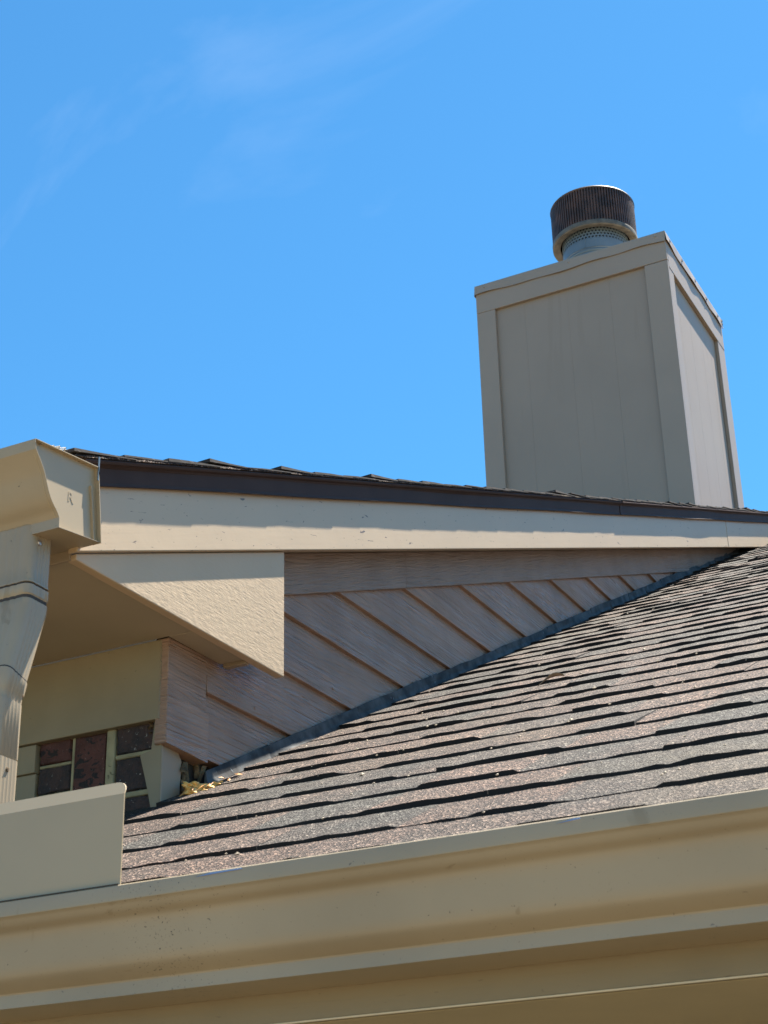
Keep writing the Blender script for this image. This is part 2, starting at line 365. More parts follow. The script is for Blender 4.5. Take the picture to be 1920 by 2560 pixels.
EXP = .142
lower_roof = thing('shingle_roof', 'lower brown asphalt shingle roof rising behind the long eave gutter', 'roof'); lower_roof['kind'] = 'thing'
g = G()
def low(x0, x1, ya, yb):
    g.prism([(0, ya, LZ-.004+LS*ya), (0, yb, LZ-.004+LS*yb), (0, yb, LZ-.03+LS*yb), (0, ya, LZ-.03+LS*ya)], lambda p, e: ((x0, x1)[e], p[1], p[2]))
low(-2.2, 3.6, -.59, .012); low(.0, 3.6, .012, 6.2)
g.build('deck', M_deck, lower_roof)
cs = math.sqrt(1+LS*LS)
S0 = -.62*cs; k = 0; s = S0
count = 0; extra = G()
while s < 6.0*cs:
    yb = s/cs
    left = -2.0 if yb+EXP/cs < .01 else .004
    x = left; first = True; off = (k*.37) % 1.0
    right = 3.4 if yb < 1.5 else 2.0
    if left < 0:
        pass
    while x < right-1e-6:
        w = (.25+.75*off) if first else 1.0
        first = False
        x2 = min(x+w, right)
        make_shingle('shingle', x+.0006, x2-.0006, s, 0, LZ, LS, EXP, M_shingle, lower_roof)
        count += 1; x = x2
    s += (.115 if k == 0 else EXP*random.uniform(.985, 1.015)); k += 1
print('lower shingles', count)

# eave metal, fascia and soffit of the lower roof
eave = sheet([(-.545, -.575), (-.553, -.555), (-.553, LZ-.03-.56*LS+.008), (-.50, LZ-.004-.50*LS-.002)], -2.2, 3.6, .0012)
eave.build('drip_edge', M_gutter_flat, lower_roof)
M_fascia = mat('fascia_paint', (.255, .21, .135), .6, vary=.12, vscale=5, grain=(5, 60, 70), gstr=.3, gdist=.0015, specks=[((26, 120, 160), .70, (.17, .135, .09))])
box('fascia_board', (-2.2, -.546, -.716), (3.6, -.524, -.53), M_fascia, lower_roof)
M_soffit2 = mat('eave_soffit_paint', (.46, .395, .265), .6, vary=.14, vscale=4, grain=(5, 60, 60), gstr=.35, gdist=.002, specks=[((26, 120, 120), .70, (.30, .25, .17))])
box('soffit_board', (-2.2, -.5235, -.7163), (3.6, .0, -.700), M_soffit2, lower_roof)
g = G(); g.box((-2.2, -.5472, -.7176), (3.6, -.5445, -.7156)); g.build('edge_bead', M_bead, lower_roof)  # thin bead along the fascia's lower edge, paler than both boards
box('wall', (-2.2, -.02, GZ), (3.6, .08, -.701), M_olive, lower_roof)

# upper roof -------------------------------------------------------------
RX = .099                                   # outer face of the rake board
upper_roof = thing('gable_roof', 'upper gable roof edge with tan rake board and dark metal drip edge', 'roof'); upper_roof['kind'] = 'thing'
RIDGE = 6.6
def up(name, prof, y0, y1, m, bevel=.001, base=0.):
    """profile (x,dz) swept along the rake slope with plumb ends"""
    g = G(); g.prism([(x, 0, dz) for x, dz in prof], lambda p, e: (p[0], (y0, y1)[e], p[2]+US*(y0, y1)[e])); return g.build(name, m, upper_roof, bevel=bevel)
up('deck', [(-4.5, .385), (.09, .385), (.09, .401), (-4.5, .401)], -.385, RIDGE, M_deck, 0)
g = G(); zr = .401+US*RIDGE
g.add([(-4.5, RIDGE, zr), (.11, RIDGE, zr), (.11, RIDGE+5, zr-1.9), (-4.5, RIDGE+5, zr-1.9), (-4.5, RIDGE, zr-.03), (.11, RIDGE, zr-.03), (.11, RIDGE+5, zr-1.93), (-4.5, RIDGE+5, zr-1.93)],
      [(0,1,2,3),(7,6,5,4),(0,4,5,1),(1,5,6,2),(2,6,7,3),(3,7,4,0)])
g.build('back_slope', M_shingle, upper_roof)
up('rake_board', [(RX-.019, .236), (RX, .236), (RX, .399), (RX-.019, .399)], -.39, 3.874, M_rake, .002)
up('rake_board', [(RX-.019, .2355), (RX+.0006, .2355), (RX+.0006, .399), (RX-.019, .399)], 3.879, RIDGE, M_rake, .002)
drip = [(-.02, .4015), (.1165, .4015), (.1175, .3985), (.1155, .3945), (.1100, .392), (.1075, .388), (.1068, .362), (.1085, .3565), (.1096, .3550), (.1088, .3538), (.1055, .357), (.1045, .386), (.1045, .399), (-.02, .400)]
def wavydrip(y0, y1, dx):
    g = G(); n = 40; k = len(drip); vs = []
    for i in range(n+1):
        y = y0+(y1-y0)*i/n
        for x, dz in drip:
            w = (.0012*math.sin(y*4.3)+.0009*math.sin(y*9.1+1)) if x > .1 and dz < .39 else 0
            vs.append((x+dx*(x > .1)+w, y, dz+US*y+.0008*math.sin(y*6.7+2)*(dz < .37)))
    fs = [tuple(range(k)), tuple(range(len(vs)-k, len(vs)))]
    for j in range(n):
        for i in range(k): fs.append((j*k+i, j*k+(i+1) % k, (j+1)*k+(i+1) % k, (j+1)*k+i))
    g.add(vs, fs); return g.build('drip_edge', M_drip, upper_roof)
wavydrip(-.405, 2.46, .0); wavydrip(2.452, RIDGE, .0022)
# starter strip and the shingle courses that show along the rake
csu = math.sqrt(1+US*US)
make_shingle('starter_strip', -3.9, .1185, -.435*csu, 0, UZ-.0015, US, EXP, M_shingle, upper_roof, hb=.004)
s = -.435*csu; k = 0
g = G(); pr = []
n = 120
for i in range(n+1):
    y = -.42+(RIDGE+.42)*i/n; w = random.uniform(-.0005, .0005)
    pr.append((y, w))
for i in range(n):
    (ya, wa), (yb, wb) = pr[i], pr[i+1]
    g.prism([(0, ya, UZ-.001+US*ya), (0, yb, UZ-.001+US*yb), (0, yb, UZ+.003+US*yb), (0, ya, UZ+.003+US*ya)], lambda p, e: ((-.2, .1190+(wa if p[1] == ya else wb))[e], p[1], p[2]))
g.build('rake_starter', M_shingle, upper_roof)
while s < RIDGE*csu-.1:
    xr = .1198+random.uniform(-.0003, .0005)
    wfirst = .35+.6*((k*.37) % 1)
    make_shingle('shingle', xr-wfirst, xr, s, 0, UZ+.002, US, EXP, M_shingle, upper_roof, M_edge, hb=.0034+random.uniform(-.001, .001), curl=random.choice([0, 0, 0, .001, .003, .006, .009]))
    make_shingle('shingle', -3.9, xr-wfirst-.002, s, 0, UZ+.002, US, EXP, M_shingle, upper_roof, M_edge, hb=.008)
    s += EXP; k += 1
# boxed cornice return, soffit and fascia of the upper eave
poly = [(-.378, .0775), (.290, .0775), (.290, .236+US*.290-.0015), (-.36, .236-US*.36-.0015), (-.378, .088)]
poly_yz('cornice_return', poly, .070, .0885, M_return, upper_roof, .002)
g = G(); g.box((-3, -.372, .082), (.0695, -.0005, .094)); g.build('soffit_board', M_soffit, upper_roof, bevel=.001)
g = G(); g.box((.0135, .0005, .082), (.0695, .176, .094)); g.build('soffit_board', M_soffit, upper_roof, bevel=.001)
box('soffit_end_strip', (.0185, .1765, .0745), (.0695, .190, .10), M_trim, upper_roof, .0015)
g = G(); g.prism([(0, -.381, .078), (0, -.405, .262), (0, -.389, .264), (0, -.374, .078)], lambda p, e: ((-3, RX-.021)[e], p[1], p[2])); g.build('fascia_board', M_trim, upper_roof, bevel=.001)
up('rake_soffit', [(.013, .247), (RX-.02, .247), (RX-.02, .257), (.013, .257)], .295, 5.2, M_soffit, .0005)

# ---------------------------------------------------------------- siding wall
wall = thing('siding_wall', 'tan woodgrain lap siding wall between upper rake and lower roof', 'wall'); wall['kind'] = 'thing'
poly_yz('backing', [(.066, -.25), (.066, .26), (6.0, .24+US*6), (6.0, LZ+LS*6.0-.06)], -.06, -.012, M_deck, wall, 0)
def plank(z0, z1, y0, y1, name='siding_plank'):
    p = [(y0, z0), (y1, z0), (y1, z1), (y0, z1)]
    p = clip(p, LS, -1, -LZ-.012)          # above the roof
    p = clip(p, -US, 1, .165)              # under the frieze
    if len(p) < 3: return
    g = G(); n = len(p); H = z1-z0
    fx = lambda z: .0165-.011*(z-z0)/H
    a = [(-.011, y, z) for y, z in p]; b = [(fx(z), y, z) for y, z in p]
    g.add(a+b, [tuple(range(n-1, -1, -1)), tuple(range(n, 2*n))]+[(i, (i+1) % n, n+(i+1) % n, n+i) for i in range(n)])
    g.build(name, M_siding, wall, bevel=.0012)
for k in range(-1, 13):
    z0 = .012+.13*k
    plank(z0, z0+.137, .1285, 5.5)
pf = clip([(.0, .15), (6.0, .15+US*6), (6.0, .246+US*6), (.0, .246)], LS, -1, -LZ-.02)
f1 = clip(pf, 1, 0, .985); f2 = clip(pf, -1, 0, -.987)
poly_yz('frieze_board', f1, -.0105, .0225, M_frieze, wall, .0015)
poly_yz('frieze_board', f2, -.0105, .0215, M_frieze, wall, .0015)
for y, z in ((.62, .165), (1.02, .30), (1.35, .425), (.30, .03), (1.75, .55)): dome('nail', (.0155, y, z), (1, 0, 0), .0035, M_siding, wall, .6)
# corner boards: upper one and the lapped lower one that stands proud
poly_yz('corner_board', [(.0006, -.118), (.1275, -.045), (.1275, .0815), (.0006, .0815)], -.011, .0145, M_siding, wall, .0015)
g = G(); pl = [(.0148, .002, -.119), (.0222, .1262, -.1275), (.0222, .1262, -.036), (.0148, .052, -.024), (.0147, .002, -.03)]
g.add([(-.0105, y, z) for x, y, z in pl]+pl, [(4,3,2,1,0), (5,6,7), (5,7,8), (5,8,9)]+[(i, (i+1) % 5, 5+(i+1) % 5, 5+i) for i in range(5)])
g.build('corner_board', M_siding, wall)
poly_yz('corner_post', [(.0095, -.30), (.066, -.245), (.072, -.135), (.06, -.1205), (.0095, -.1205)], -.010, .002, M_trim, wall, .002)
# torn wood and the hollow beside the post
g = G()
random.seed(3)
for i in range(26):
    y = random.uniform(.068, .135); z = random.uniform(-.195, -.128); L = random.uniform(.012, .05); a = random.uniform(.8, 2.2)
    dy, dz = math.cos(a)*L*.5, -math.sin(a)*L*.5; x = random.uniform(-.03, .006); w = random.uniform(.002, .006)
    g.add([(x, y-dy-w, z-dz), (x+.004, y-dy+w, z-dz), (x+random.uniform(-.004, .012), y+dy+w, z+dz), (x, y+dy-w, z+dz), (x-.006, y, z)], [(0,1,2,3),(0,4,1),(1,4,2),(2,4,3),(3,4,0)])
g.build('rotted_wood', M_rot, wall)
box('hollow_back', (-.045, .060, -.24), (-.035, .15, -.12), M_rot, wall, 0)
random.seed(11)
# step flashing: one bent piece per course
y = .125; i = 0
while y < 4.3:
    L = .20 if y > .1 else .23
    y2 = y+L; b = .010+.0012*(i % 3); j = random.uniform(-.003, .003)
    g = G()
    zl = lambda yy: LZ+LS*yy
    top = .034+j
    n = 4; vs = []
    for q in range(n+1):
        yy = y+(L+.02)*q/n; w = random.uniform(-.0012, .0012)
        vs += [(.0175+.0015*(i % 2), yy, zl(yy)+top+w), (.0195+.0015*(i % 2), yy, zl(yy)+top+w*.5), (.0225+w, yy, zl(yy)+.016), (.026+w*2, yy, zl(yy)+.0045+random.uniform(0, .002)), (.0255, yy, zl(yy)-.002), (.016, yy, zl(yy)-.002)]
    fs = [(0,1,2,3,4,5), tuple(6*n+q for q in (5,4,3,2,1,0))]
    for q in range(n):
        for e in range(6): fs.append((6*q+e, 6*q+(e+1) % 6, 6*q+6+(e+1) % 6, 6*q+6+e))
    g.add(vs, fs); g.build('step_flashing', M_flash, wall)
    y = y2; i += 1

# ---------------------------------------------------------------- brick front wall
bw = thing('brick_wall', 'short dark brick wall with pale mortar under the olive painted frieze', 'wall'); bw['kind'] = 'thing'
box('mortar', (-3, .024, -.26), (-.006, .06, .075), M_mortar, bw, 0)
random.seed(5)
def brick(x0, z0, x1, z1, m, yf=.0155, sk=0.):
    g = G(); n = 6; vs = []
    e = .0022
    ring = []
    def edge(a, b):
        for i in range(4):
            t = i/4; yield (a[0]+(b[0]-a[0])*t+random.uniform(-1, 1)*.0018, a[1]+(b[1]-a[1])*t+random.uniform(-1, 1)*.0018)
    c = [(x0, z0), (x1+sk, z0), (x1, z1), (x0, z1)]
    for i in range(4): ring += list(edge(c[i], c[(i+1) % 4]))
    k = len(ring); cx = (x0+x1)/2; cz = (z0+z1)/2
    vs = [(x, .045, z) for x, z in ring]+[(x, yf+.004+random.uniform(0, .002), z) for x, z in ring]+[(cx+(x-cx)*.94, yf+random.uniform(-.0006, .0012), cz+(z-cz)*.92) for x, z in ring]
    fs = []
    for r in (0, 1):
        for i in range(k): fs.append((r*k+i, r*k+(i+1) % k, (r+1)*k+(i+1) % k, (r+1)*k+i))
    fs += [tuple(range(2*k, 3*k)), tuple(range(k-1, -1, -1))]
    g.add(vs, fs); return g.build('brick', m, bw)
brick(-.281, -.114, -.209, -.068, M_brick_red)
brick(-.281, -.170, -.207, -.121, M_brick_dark)
brick(-.281, -.226, -.207, -.178, M_brick_dark)
brick(-.199, -.226, -.127, -.070, M_brick_red)
brick(-.106, -.121, -.018, -.068, M_brick_dark)
brick(-.105, -.193, -.046, -.131, M_brick_dark, sk=.016)
brick(-.105, -.236, -.026, -.205, M_brick_dark, sk=.01)
# mortar ribs that stand out between the bricks
g = G()
g.box((-.126, .0130, -.24), (-.107, .03, -.066)); g.box((-.1065, .0150, -.1305), (-.02, .03, -.1215)); g.box((-.1045, .0150, -.2045), (-.025, .03, -.1938))
g.box((-.2065, .0165, -.24), (-.1995, .03, -.066)); g.box((-.281, .0165, -.1208), (-.2075, .03, -.1142)); g.box((-.281, .0165, -.1772), (-.2075, .03, -.1705))
bm_o = g.build('mortar_joint', M_mortar, bw, bevel=.003)
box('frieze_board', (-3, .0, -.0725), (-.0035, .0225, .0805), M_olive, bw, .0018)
g = G(); n = 30; vs = []
for i in range(n+1):
    z = -.073+.152*i/n; w = random.uniform(-.0018, .0022)
    vs += [(-.0048, .0015, z), (-.0045+.003+w, -.0008, z), (.0004, .002, z), (-.004, .012, z)]
fs = [(0,1,2,3), tuple(4*n+q for q in (3,2,1,0))]
for i in range(n):
    for e in range(4): fs.append((4*i+e, 4*i+(e+1) % 4, 4*i+4+(e+1) % 4, 4*i+4+e))
g.add(vs, fs); g.build('edge_bead', M_olive, bw)  # irregular caulk along the frieze board's end
# post beside the bricks with a slanting smear of painted mortar
g = G(); g.prism([(-.0165, 0, -.0735), (-.0002, 0, -.0735), (-.0002, 0, -.26), (-.012, 0, -.26), (-.028, 0, -.195), (-.046, 0, -.132), (-.022, 0, -.126)], lambda p, e: (p[0], (.0085, .0235)[e], p[2]))
g.build('corner_smear', M_olive, bw)
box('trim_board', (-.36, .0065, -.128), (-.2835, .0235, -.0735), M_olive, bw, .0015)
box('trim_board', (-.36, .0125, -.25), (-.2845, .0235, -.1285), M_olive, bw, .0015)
for i, x in enumerate((-.56, -.46, -.372)):
    pass
# damaged brick corner
g = G(); random.seed(2)
for i in range(14):
    x = random.uniform(-.034, -.008); z = random.uniform(-.092, -.070); r = random.uniform(.002, .005); y = .012
    p = [(x+r*math.cos(a+i), y+random.uniform(-.002, .004), z+r*math.sin(a+i)) for a in (0, 1.7, 3.3, 4.9)]
    g.add(p+[(x, y-.004, z)], [(0,1,4),(1,2,4),(2,3,4),(3,0,4)])
g.build('brick_chips', M_rot, bw)

# ---------------------------------------------------------------- gutters
def gutter_profile(front, raw): return smooth_curve(raw, 4)
low_front = [(-.6990, -.558), (-.7000, -.5750), (-.6997, -.5765), (-.6985, -.5775)]+smooth_curve([(-.6965, -.5790), (-.690, -.5870), (-.6815, -.5935), (-.6775, -.602), (-.6735, -.623), (-.670, -.640), (-.665, -.649), (-.654, -.6575), (-.6460, -.6620)], 4)+[(-.6448, -.664), (-.6448, -.680), (-.549, -.680), (-.549, -.545)]
lg = thing('rain_gutter', 'long tan ogee gutter running across the bottom below the shingles', 'gutter', 'tan rain gutters')
M_eave = M_gutter.copy(); M_eave.name = 'enamelled_eave_gutter'; dirt_patch(M_eave, .49, .13)
t = sheet([(-.682, -.5625), (-.683, -.5572), (-.6975, -.5565)]+low_front, -2.0, 3.6, .0012, 60, .0006)
shade_auto(t.build('trough', M_eave, lg), .5)
M_blue_streak = mat('blue_streak', (.16, .25, .45), .5)  # small blue slivers along the gutter's top lip
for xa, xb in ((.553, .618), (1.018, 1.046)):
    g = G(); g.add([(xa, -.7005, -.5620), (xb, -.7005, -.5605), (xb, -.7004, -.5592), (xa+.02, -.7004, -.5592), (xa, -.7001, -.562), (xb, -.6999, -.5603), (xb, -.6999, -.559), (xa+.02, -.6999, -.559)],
        [(0,1,2,3),(7,6,5,4),(0,4,5,1),(1,5,6,2),(2,6,7,3),(3,7,4,0)]); g.build('blue_sliver', M_blue_streak, lg)
# rolled hem that catches the sun along the top lip
up_raw = [(-.559, .186), (-.546, .172), (-.535, .157), (-.527, .140), (-.5195, .126), (-.511, .115), (-.499, .1045), (-.4935, .098)]
up_front = [(-.563, .2035), (-.5595, .1875)]+smooth_curve(up_raw[1:], 3)+[(-.492, .096), (-.491, .079), (-.3815, .0945), (-.3985, .223)]
ug = thing('rain_gutter', 'short tan gutter end with open ogee end cap above the downspout', 'gutter', 'tan rain gutters')
t = sheet([(-.545, .202), (-.546, .2065), (-.5615, .2045)]+up_front, -2.2, .140, .0012, 24, .0003)
shade_auto(t.build('trough', M_gutter, ug), .5)
# end cap: recessed plate inside a rim
cap = [(-.562, .204), (-.5585, .1875)]+smooth_curve(up_raw[1:], 3)+[(-.4905, .0955), (-.4895, .0805), (-.3835, .0957), (-.3995, .2225)]
g = G(); n = len(cap)
g.add([(.1330, y, z) for y, z in cap]+[(.1318, y, z) for y, z in cap], [tuple(range(n)), tuple(range(2*n-1, n-1, -1))]+[(i, (i+1) % n, n+(i+1) % n, n+i) for i in range(n)])
ec = g.build('end_cap', M_gutter_flat, ug)
# top and rear flanges of the cap
g = G()
g.prism([(.1243, -.558, .2045), (.1415, -.558, .2045), (.1415, -.3995, .2247), (.1243, -.3995, .2247)], lambda p, e: (p[0], p[1], p[2]-(.0, .0014)[e]))
g.prism([(.1243, -.400, .224), (.1418, -.4, .224), (.1418, -.3825, .0935), (.1243, -.3825, .0935)], lambda p, e: (p[0], p[1]-(.0, .0016)[e], p[2]))
g.prism([(.1243, -.4105, .19), (.1375, -.4105, .186), (.1375, -.396, .095), (.1243, -.396, .095)], lambda p, e: (p[0], p[1]-(.0, .0016)[e], p[2]))
g.build('end_cap_flange', M_gutter_flat, ug)
box('end_tab', (.1402, -.4015, .20), (.1418, -.3985, .243), M_galv, ug, 0)
# stamped letter R on the end cap
cu = bpy.data.curves.new('stamp', 'FONT'); cu.body = 'R'; cu.size = .026; cu.extrude = .0003; cu.align_x = 'CENTER'
to = bpy.data.objects.new('stamp', cu); C.objects.link(to)
bpy.context.view_layer.update()
me = bpy.data.meshes.new_from_object(to.evaluated_get(bpy.context.evaluated_depsgraph_get()))
bpy.data.objects.remove(to)
lt = bpy.data.objects.new('letter', me); C.objects.link(lt); me.materials.clear(); me.materials.append(M_gutter_flat)
lt.matrix_world = Matrix(((0, 0, 1, .1332), (1, 0, 0, -.458), (-.0, 1, 0, .138), (0, 0, 0, 1))); lt.parent = ec
# leaf guard lying in the upper gutter
gd = G()
def arch(y): t = (y+.53)/.15; return .2105+.045*math.sin(min(max(t, 0), 1)*2.2)*.9
x = -2.0
ys = [-.53+.0075*i for i in range(21)]
random.seed(9)
def wire(a, b, r=.0011):
    a = Vector(a); b = Vector(b); d = (b-a).normalized(); u = d.cross(Vector((0, 0, 1))); u = u.normalized() if u.length > 1e-4 else Vector((1, 0, 0)); w = d.cross(u)
    gd.add([a+u*r, a+w*r, a-u*r, a-w*r, b+u*r, b+w*r, b-u*r, b-w*r], [(0,1,5,4),(1,2,6,5),(2,3,7,6),(3,0,4,7)])
nx = 90
for i in range(nx):
    xa = .108-.0085*i; xb = xa-.0085
    for q in range(len(ys)-1):
        za, zb = arch(ys[q]), arch(ys[q+1]); e = .004*math.sin(xa*31)
        if (i+q) % 2: wire((xa, ys[q], za+e), (xb, ys[q+1], zb+e))
        else: wire((xb, ys[q], za+e), (xa, ys[q+1], zb+e))
o = gd.build('leaf_guard', M_mesh); tag(o, 'pale wire leaf guard bulging out of the upper gutter', 'gutter guard')

# downspout ---------------------------------------------------------------
dsp = thing('downspout', 'tan corrugated downspout dropping from the upper gutter to the lower gutter', 'downspout')
def ds_ring(cx, cy, z, w=.076, d=.056, tilt=0., sc=1.):
    """ribbed rounded rectangle; tilt lifts the left side so the ring follows the bend"""
    pts = []; hw, hd = w/2*sc, d/2*sc; r = .012
    def corner(x, y, a0):
        for i in range(5):
            a = a0+i*math.pi/8; pts.append((x+r*math.cos(a), y+r*math.sin(a)))
    corner(hw-r, hd-r, 0)
    for i in range(1, 12): pts.append((hw-r-(2*hw-2*r)*i/12, hd-(.0014 if i % 3 == 0 else 0)))
    corner(-hw+r, hd-r, math.pi/2)
    for i in range(1, 9): pts.append((-hw+(.0014 if i % 3 == 0 else 0), hd-r-(2*hd-2*r)*i/9))
    corner(-hw+r, -hd+r, math.pi)
    for i in range(1, 12): pts.append((-hw+r+(2*hw-2*r)*i/12, -hd+(.0014 if i % 3 == 0 else 0)))
    corner(hw-r, -hd+r, 1.5*math.pi)
    for i in range(1, 13): pts.append((hw-(.0009 if i % 3 == 0 else 0), -hd+r+(2*hd-2*r)*i/13))
    return [(cx+x, cy+y*math.cos(tilt), z-y*math.sin(tilt)) for x, y in pts]
def ds_tube(name, rings, m=None):
    k = len(rings[0]); vs = [p for r in rings for p in r]; fs = []
    for j in range(len(rings)-1):
        for i in range(k): fs.append((j*k+i, j*k+(i+1) % k, (j+1)*k+(i+1) % k, (j+1)*k+i))
    o = obj(name, vs, fs, m or M_gutter, dsp); return shade_auto(o, .7)
XC, YC = .052, -.466
def T(y, z, tilt=0., sc=1.): return ds_ring(XC, YC+y, z, tilt=tilt, sc=sc)
ds_tube('outlet', [T(0, .096), T(0, .030), T(0, .004), T(0, .003, 0, 1.02), T(0, -.0005, 0, 1.02), T(0, -.0005, 0, .95)])
ds_tube('crimp_shadow', [T(0, .002, 0, .965), T(0, -.006, 0, .965)], M_joint)  # dark rings at the joints colour in the shadow of the gaps
ds_tube('elbow', [T(0, -.0045, 0, .95), T(0, -.0045, 0, 1.035), T(0, -.020, 0, 1.035), T(.0, -.0212, 0, 1.0), T(0, -.0225, 0, .985), T(0, -.0275, .02, .985), T(0, -.0285, .02, 1.02), T(-.001, -.040, .08, 1.02), T(-.006, -.060, .2), T(-.017, -.1, .29), T(-.031, -.148, .29), T(-.036, -.165, .29)])
ds_tube('crimp_shadow', [T(0, -.0205, 0, .99), T(0, -.0295, .02, .99)], M_joint)
ds_tube('elbow', [T(-.0345, -.160, .29, .96), T(-.0345, -.160, .29, 1.035), T(-.0410, -.186, .12, 1.035), T(-.0415, -.188, .1, 1.0), T(-.0440, -.205, .04), T(-.0445, -.215, 0)])
ds_tube('crimp_shadow', [T(-.0335, -.157, .29, 1.008), T(-.035, -.161, .29, 1.008)], M_joint)
ds_tube('pipe', [T(-.0445, -.203, 0, .96), T(-.0445, -.203, .04, 1.03), T(-.0445, -.29, 0, 1.03), T(-.0445, -.2915, 0, 1.0), T(-.0445, -.292, 0, 1.03), T(-.0445, -.445, 0, 1.03)])
dome('screw', (XC+.0382, YC-.008, .070), (1, 0, 0), .005, M_screw, dsp)
dome('screw', (XC+.039, YC-.045, -.31), (1, 0, 0), .004, M_rot, dsp)

# splash guard --------------------------------------------------------------
sg = thing('splash_guard', 'flat tan sheet metal splash guard standing on the lower gutter lip', 'splash guard')
def rc(x1, z1, x0, z0, r=.018):
    p = [(x0, z0), (x1, z0)]
    for i in range(7):
        a = i*math.pi/12; p.append((x1-r+r*math.cos(a), z1-r+r*math.sin(a)))
    return p+[(x0, z1)]
gp = rc(.4385, -.4215, -1.0, -.5585)
g = G()
lo = [(x, z) for x, z in gp if z < -.4405]
cut = [(.4385, -.4405), (-1.0, -.4405)]
hi = [p for p in gp if p[1] >= -.4405]
yy = lambda z: -.6945+max(0, z+.4405)*.55
for part in ([(-1.0, -.5585), (.4385, -.5585)]+cut, [cut[1], cut[0]]+hi):
    g.prism([(x, 0, z) for x, z in part], lambda p, e: (p[0], yy(p[2])+(0, .002)[e], p[2]))
g.build('plate', M_gutter_flat, sg)
g = G(); g.box((-1.0, -.6990, -.5563), (.4385, -.6948, -.5553)); g.build('seam', M_joint, sg)

# ---------------------------------------------------------------- chimney
ch = thing('chimney', 'boxy tan panelled chimney chase standing on the upper roof', 'chimney')
CX0, CX1, CY0, CY1 = -1.255, -.200, 4.545, 5.515
ZB, ZT = 1.95, 3.765
g = G(); g.box((CX0+.02, CY0+.024, ZB), (CX1-.024, CY1-.02, ZT+.03)); g.build('core', M_chim, ch)
# grooved panels, one board per strip
xs = [CX0+.09, -.99, -.751, -.521, CX1-.11]
for a, b in zip(xs[:-1], xs[1:]): box('panel', (a+.0001, CY0+.020, ZB), (b-.0001, CY0+.0235, ZT-.08), M_chim, ch, .0006)
ys = [CY0+.08, 4.74, 4.92, 5.12, 5.28, CY1-.10]
for a, b in zip(ys[:-1], ys[1:]): box('panel', (CX1-.0235, a+.0001, ZB), (CX1-.020, b-.0001, ZT-.08), M_chim, ch, .0006)
# trims
box('corner_board', (CX0, CY0, ZB), (CX0+.105, CY0+.0195, 3.651), M_chim_trim, ch, .002)
box('corner_board', (CX1-.122, CY0, ZB), (CX1, CY0+.0195, 3.649), M_chim_trim, ch, .002)
box('top_trim_board', (CX0, CY0-.001, 3.652), (CX1, CY0+.0195, ZT+.02), M_chim_trim, ch, .002)
box('corner_board', (CX1-.0195, CY0+.0205, ZB), (CX1-.001, CY0+.095, 3.618), M_chim_trim, ch, .002)
box('corner_board', (CX1-.0195, CY1-.125, ZB), (CX1-.001, CY1, 3.618), M_chim_trim, ch, .002)
box('top_trim_board', (CX1-.0195, CY0+.0205, 3.619), (CX1+.0005, CY1, ZT+.02), M_chim_trim, ch, .002)
# sheet cap with a wavy lower flange
g = G(); n = 44; random.seed(4)
def flange(p0, p1, nrm, seed):
    random.seed(seed); vs = []
    for i in range(n+1):
        t = i/n; x = p0[0]+(p1[0]-p0[0])*t; y = p0[1]+(p1[1]-p0[1])*t
        w = .0022+.0035*(.5+.5*math.sin(t*13+seed))+.0012*math.sin(t*31); zz = .004*math.sin(t*9+seed)+.003*math.sin(t*23)
        for z, k in ((3.822, 0.), (3.815, .002), (3.79, .002+w*.4), (3.762+zz, .002+w)):
            vs.append((x+nrm[0]*(k+.002), y+nrm[1]*(k+.002), z))
        vs.append((x+nrm[0]*(.0015+w), y+nrm[1]*(.0015+w), 3.762+zz)); vs.append((x+nrm[0]*.0, y+nrm[1]*.0, 3.815))
    fs = [(0,1,2,3,4,5), tuple(6*n+q for q in (5,4,3,2,1,0))]
    for i in range(n):
        for e in range(6): fs.append((6*i+e, 6*i+(e+1) % 6, 6*i+6+(e+1) % 6, 6*i+6+e))
    g.add(vs, fs)
flange((CX0-.003, CY0-.002), (CX1+.002, CY0-.002), (0, -1), 1); flange((CX1+.001, CY0-.003), (CX1+.001, CY1), (1, 0), 2)
flange((CX0-.001, CY0-.002), (CX0-.001, CY1), (-1, 0), 3)
g.box((CX0-.002, CY0-.002, 3.8185), (CX1+.002, CY1, 3.8215))
g.build('cap', M_cap, ch)
for y in (4.60, 4.80, 5.02, 5.22, 5.42): dome('screw', (CX1+.0065, y, 3.79), (1, 0, 0), .010, M_screw, ch, .7)
for z in (3.805, 3.785): dome('screw', (CX1+.006, CY1-.008, z), (1, 0, 0), .010, M_screw, ch, .7)
for x in (-1.2, -.72, -.25): dome('screw', (x, CY0-.0068, 3.80), (0, -1, 0), .006, M_chim_trim, ch, .7)

# flue ---------------------------------------------------------------------
fl = thing('flue', 'round metal flue with dark ribbed cap on top of the chimney', 'flue')
FX, FY = -.735, 5.06
def lathe(name, prof, m, parent, k=64, closed=False):
    vs = []; fs = []
    for r, z in prof:
        for i in range(k): a = 6.28318*i/k; vs.append((FX+r*math.cos(a), FY+r*math.sin(a), z))
    n = len(prof)
    for j in range(n-1 if not closed else n):
        for i in range(k): fs.append((j*k+i, j*k+(i+1) % k, ((j+1) % n)*k+(i+1) % k, ((j+1) % n)*k+i))
    return shade_auto(obj(name, vs, fs, m, parent), .6)
R = .184
lathe('pipe', [(R, 3.81), (R, 4.065), (R+.004, 4.068), (R+.006, 4.074), (R+.004, 4.080), (R, 4.083), (R, 4.088), (R+.003, 4.091), (R, 4.095), (R, 4.150), (R-.004, 4.150)], M_galv, fl)
box('seam', (FX-.006, FY-R-.0022, 4.095), (FX+.006, FY-R+.004, 4.15), M_galv, fl, .001)
lathe('liner', [(R-.012, 4.10), (R-.012, 4.30)], M_hole, fl)
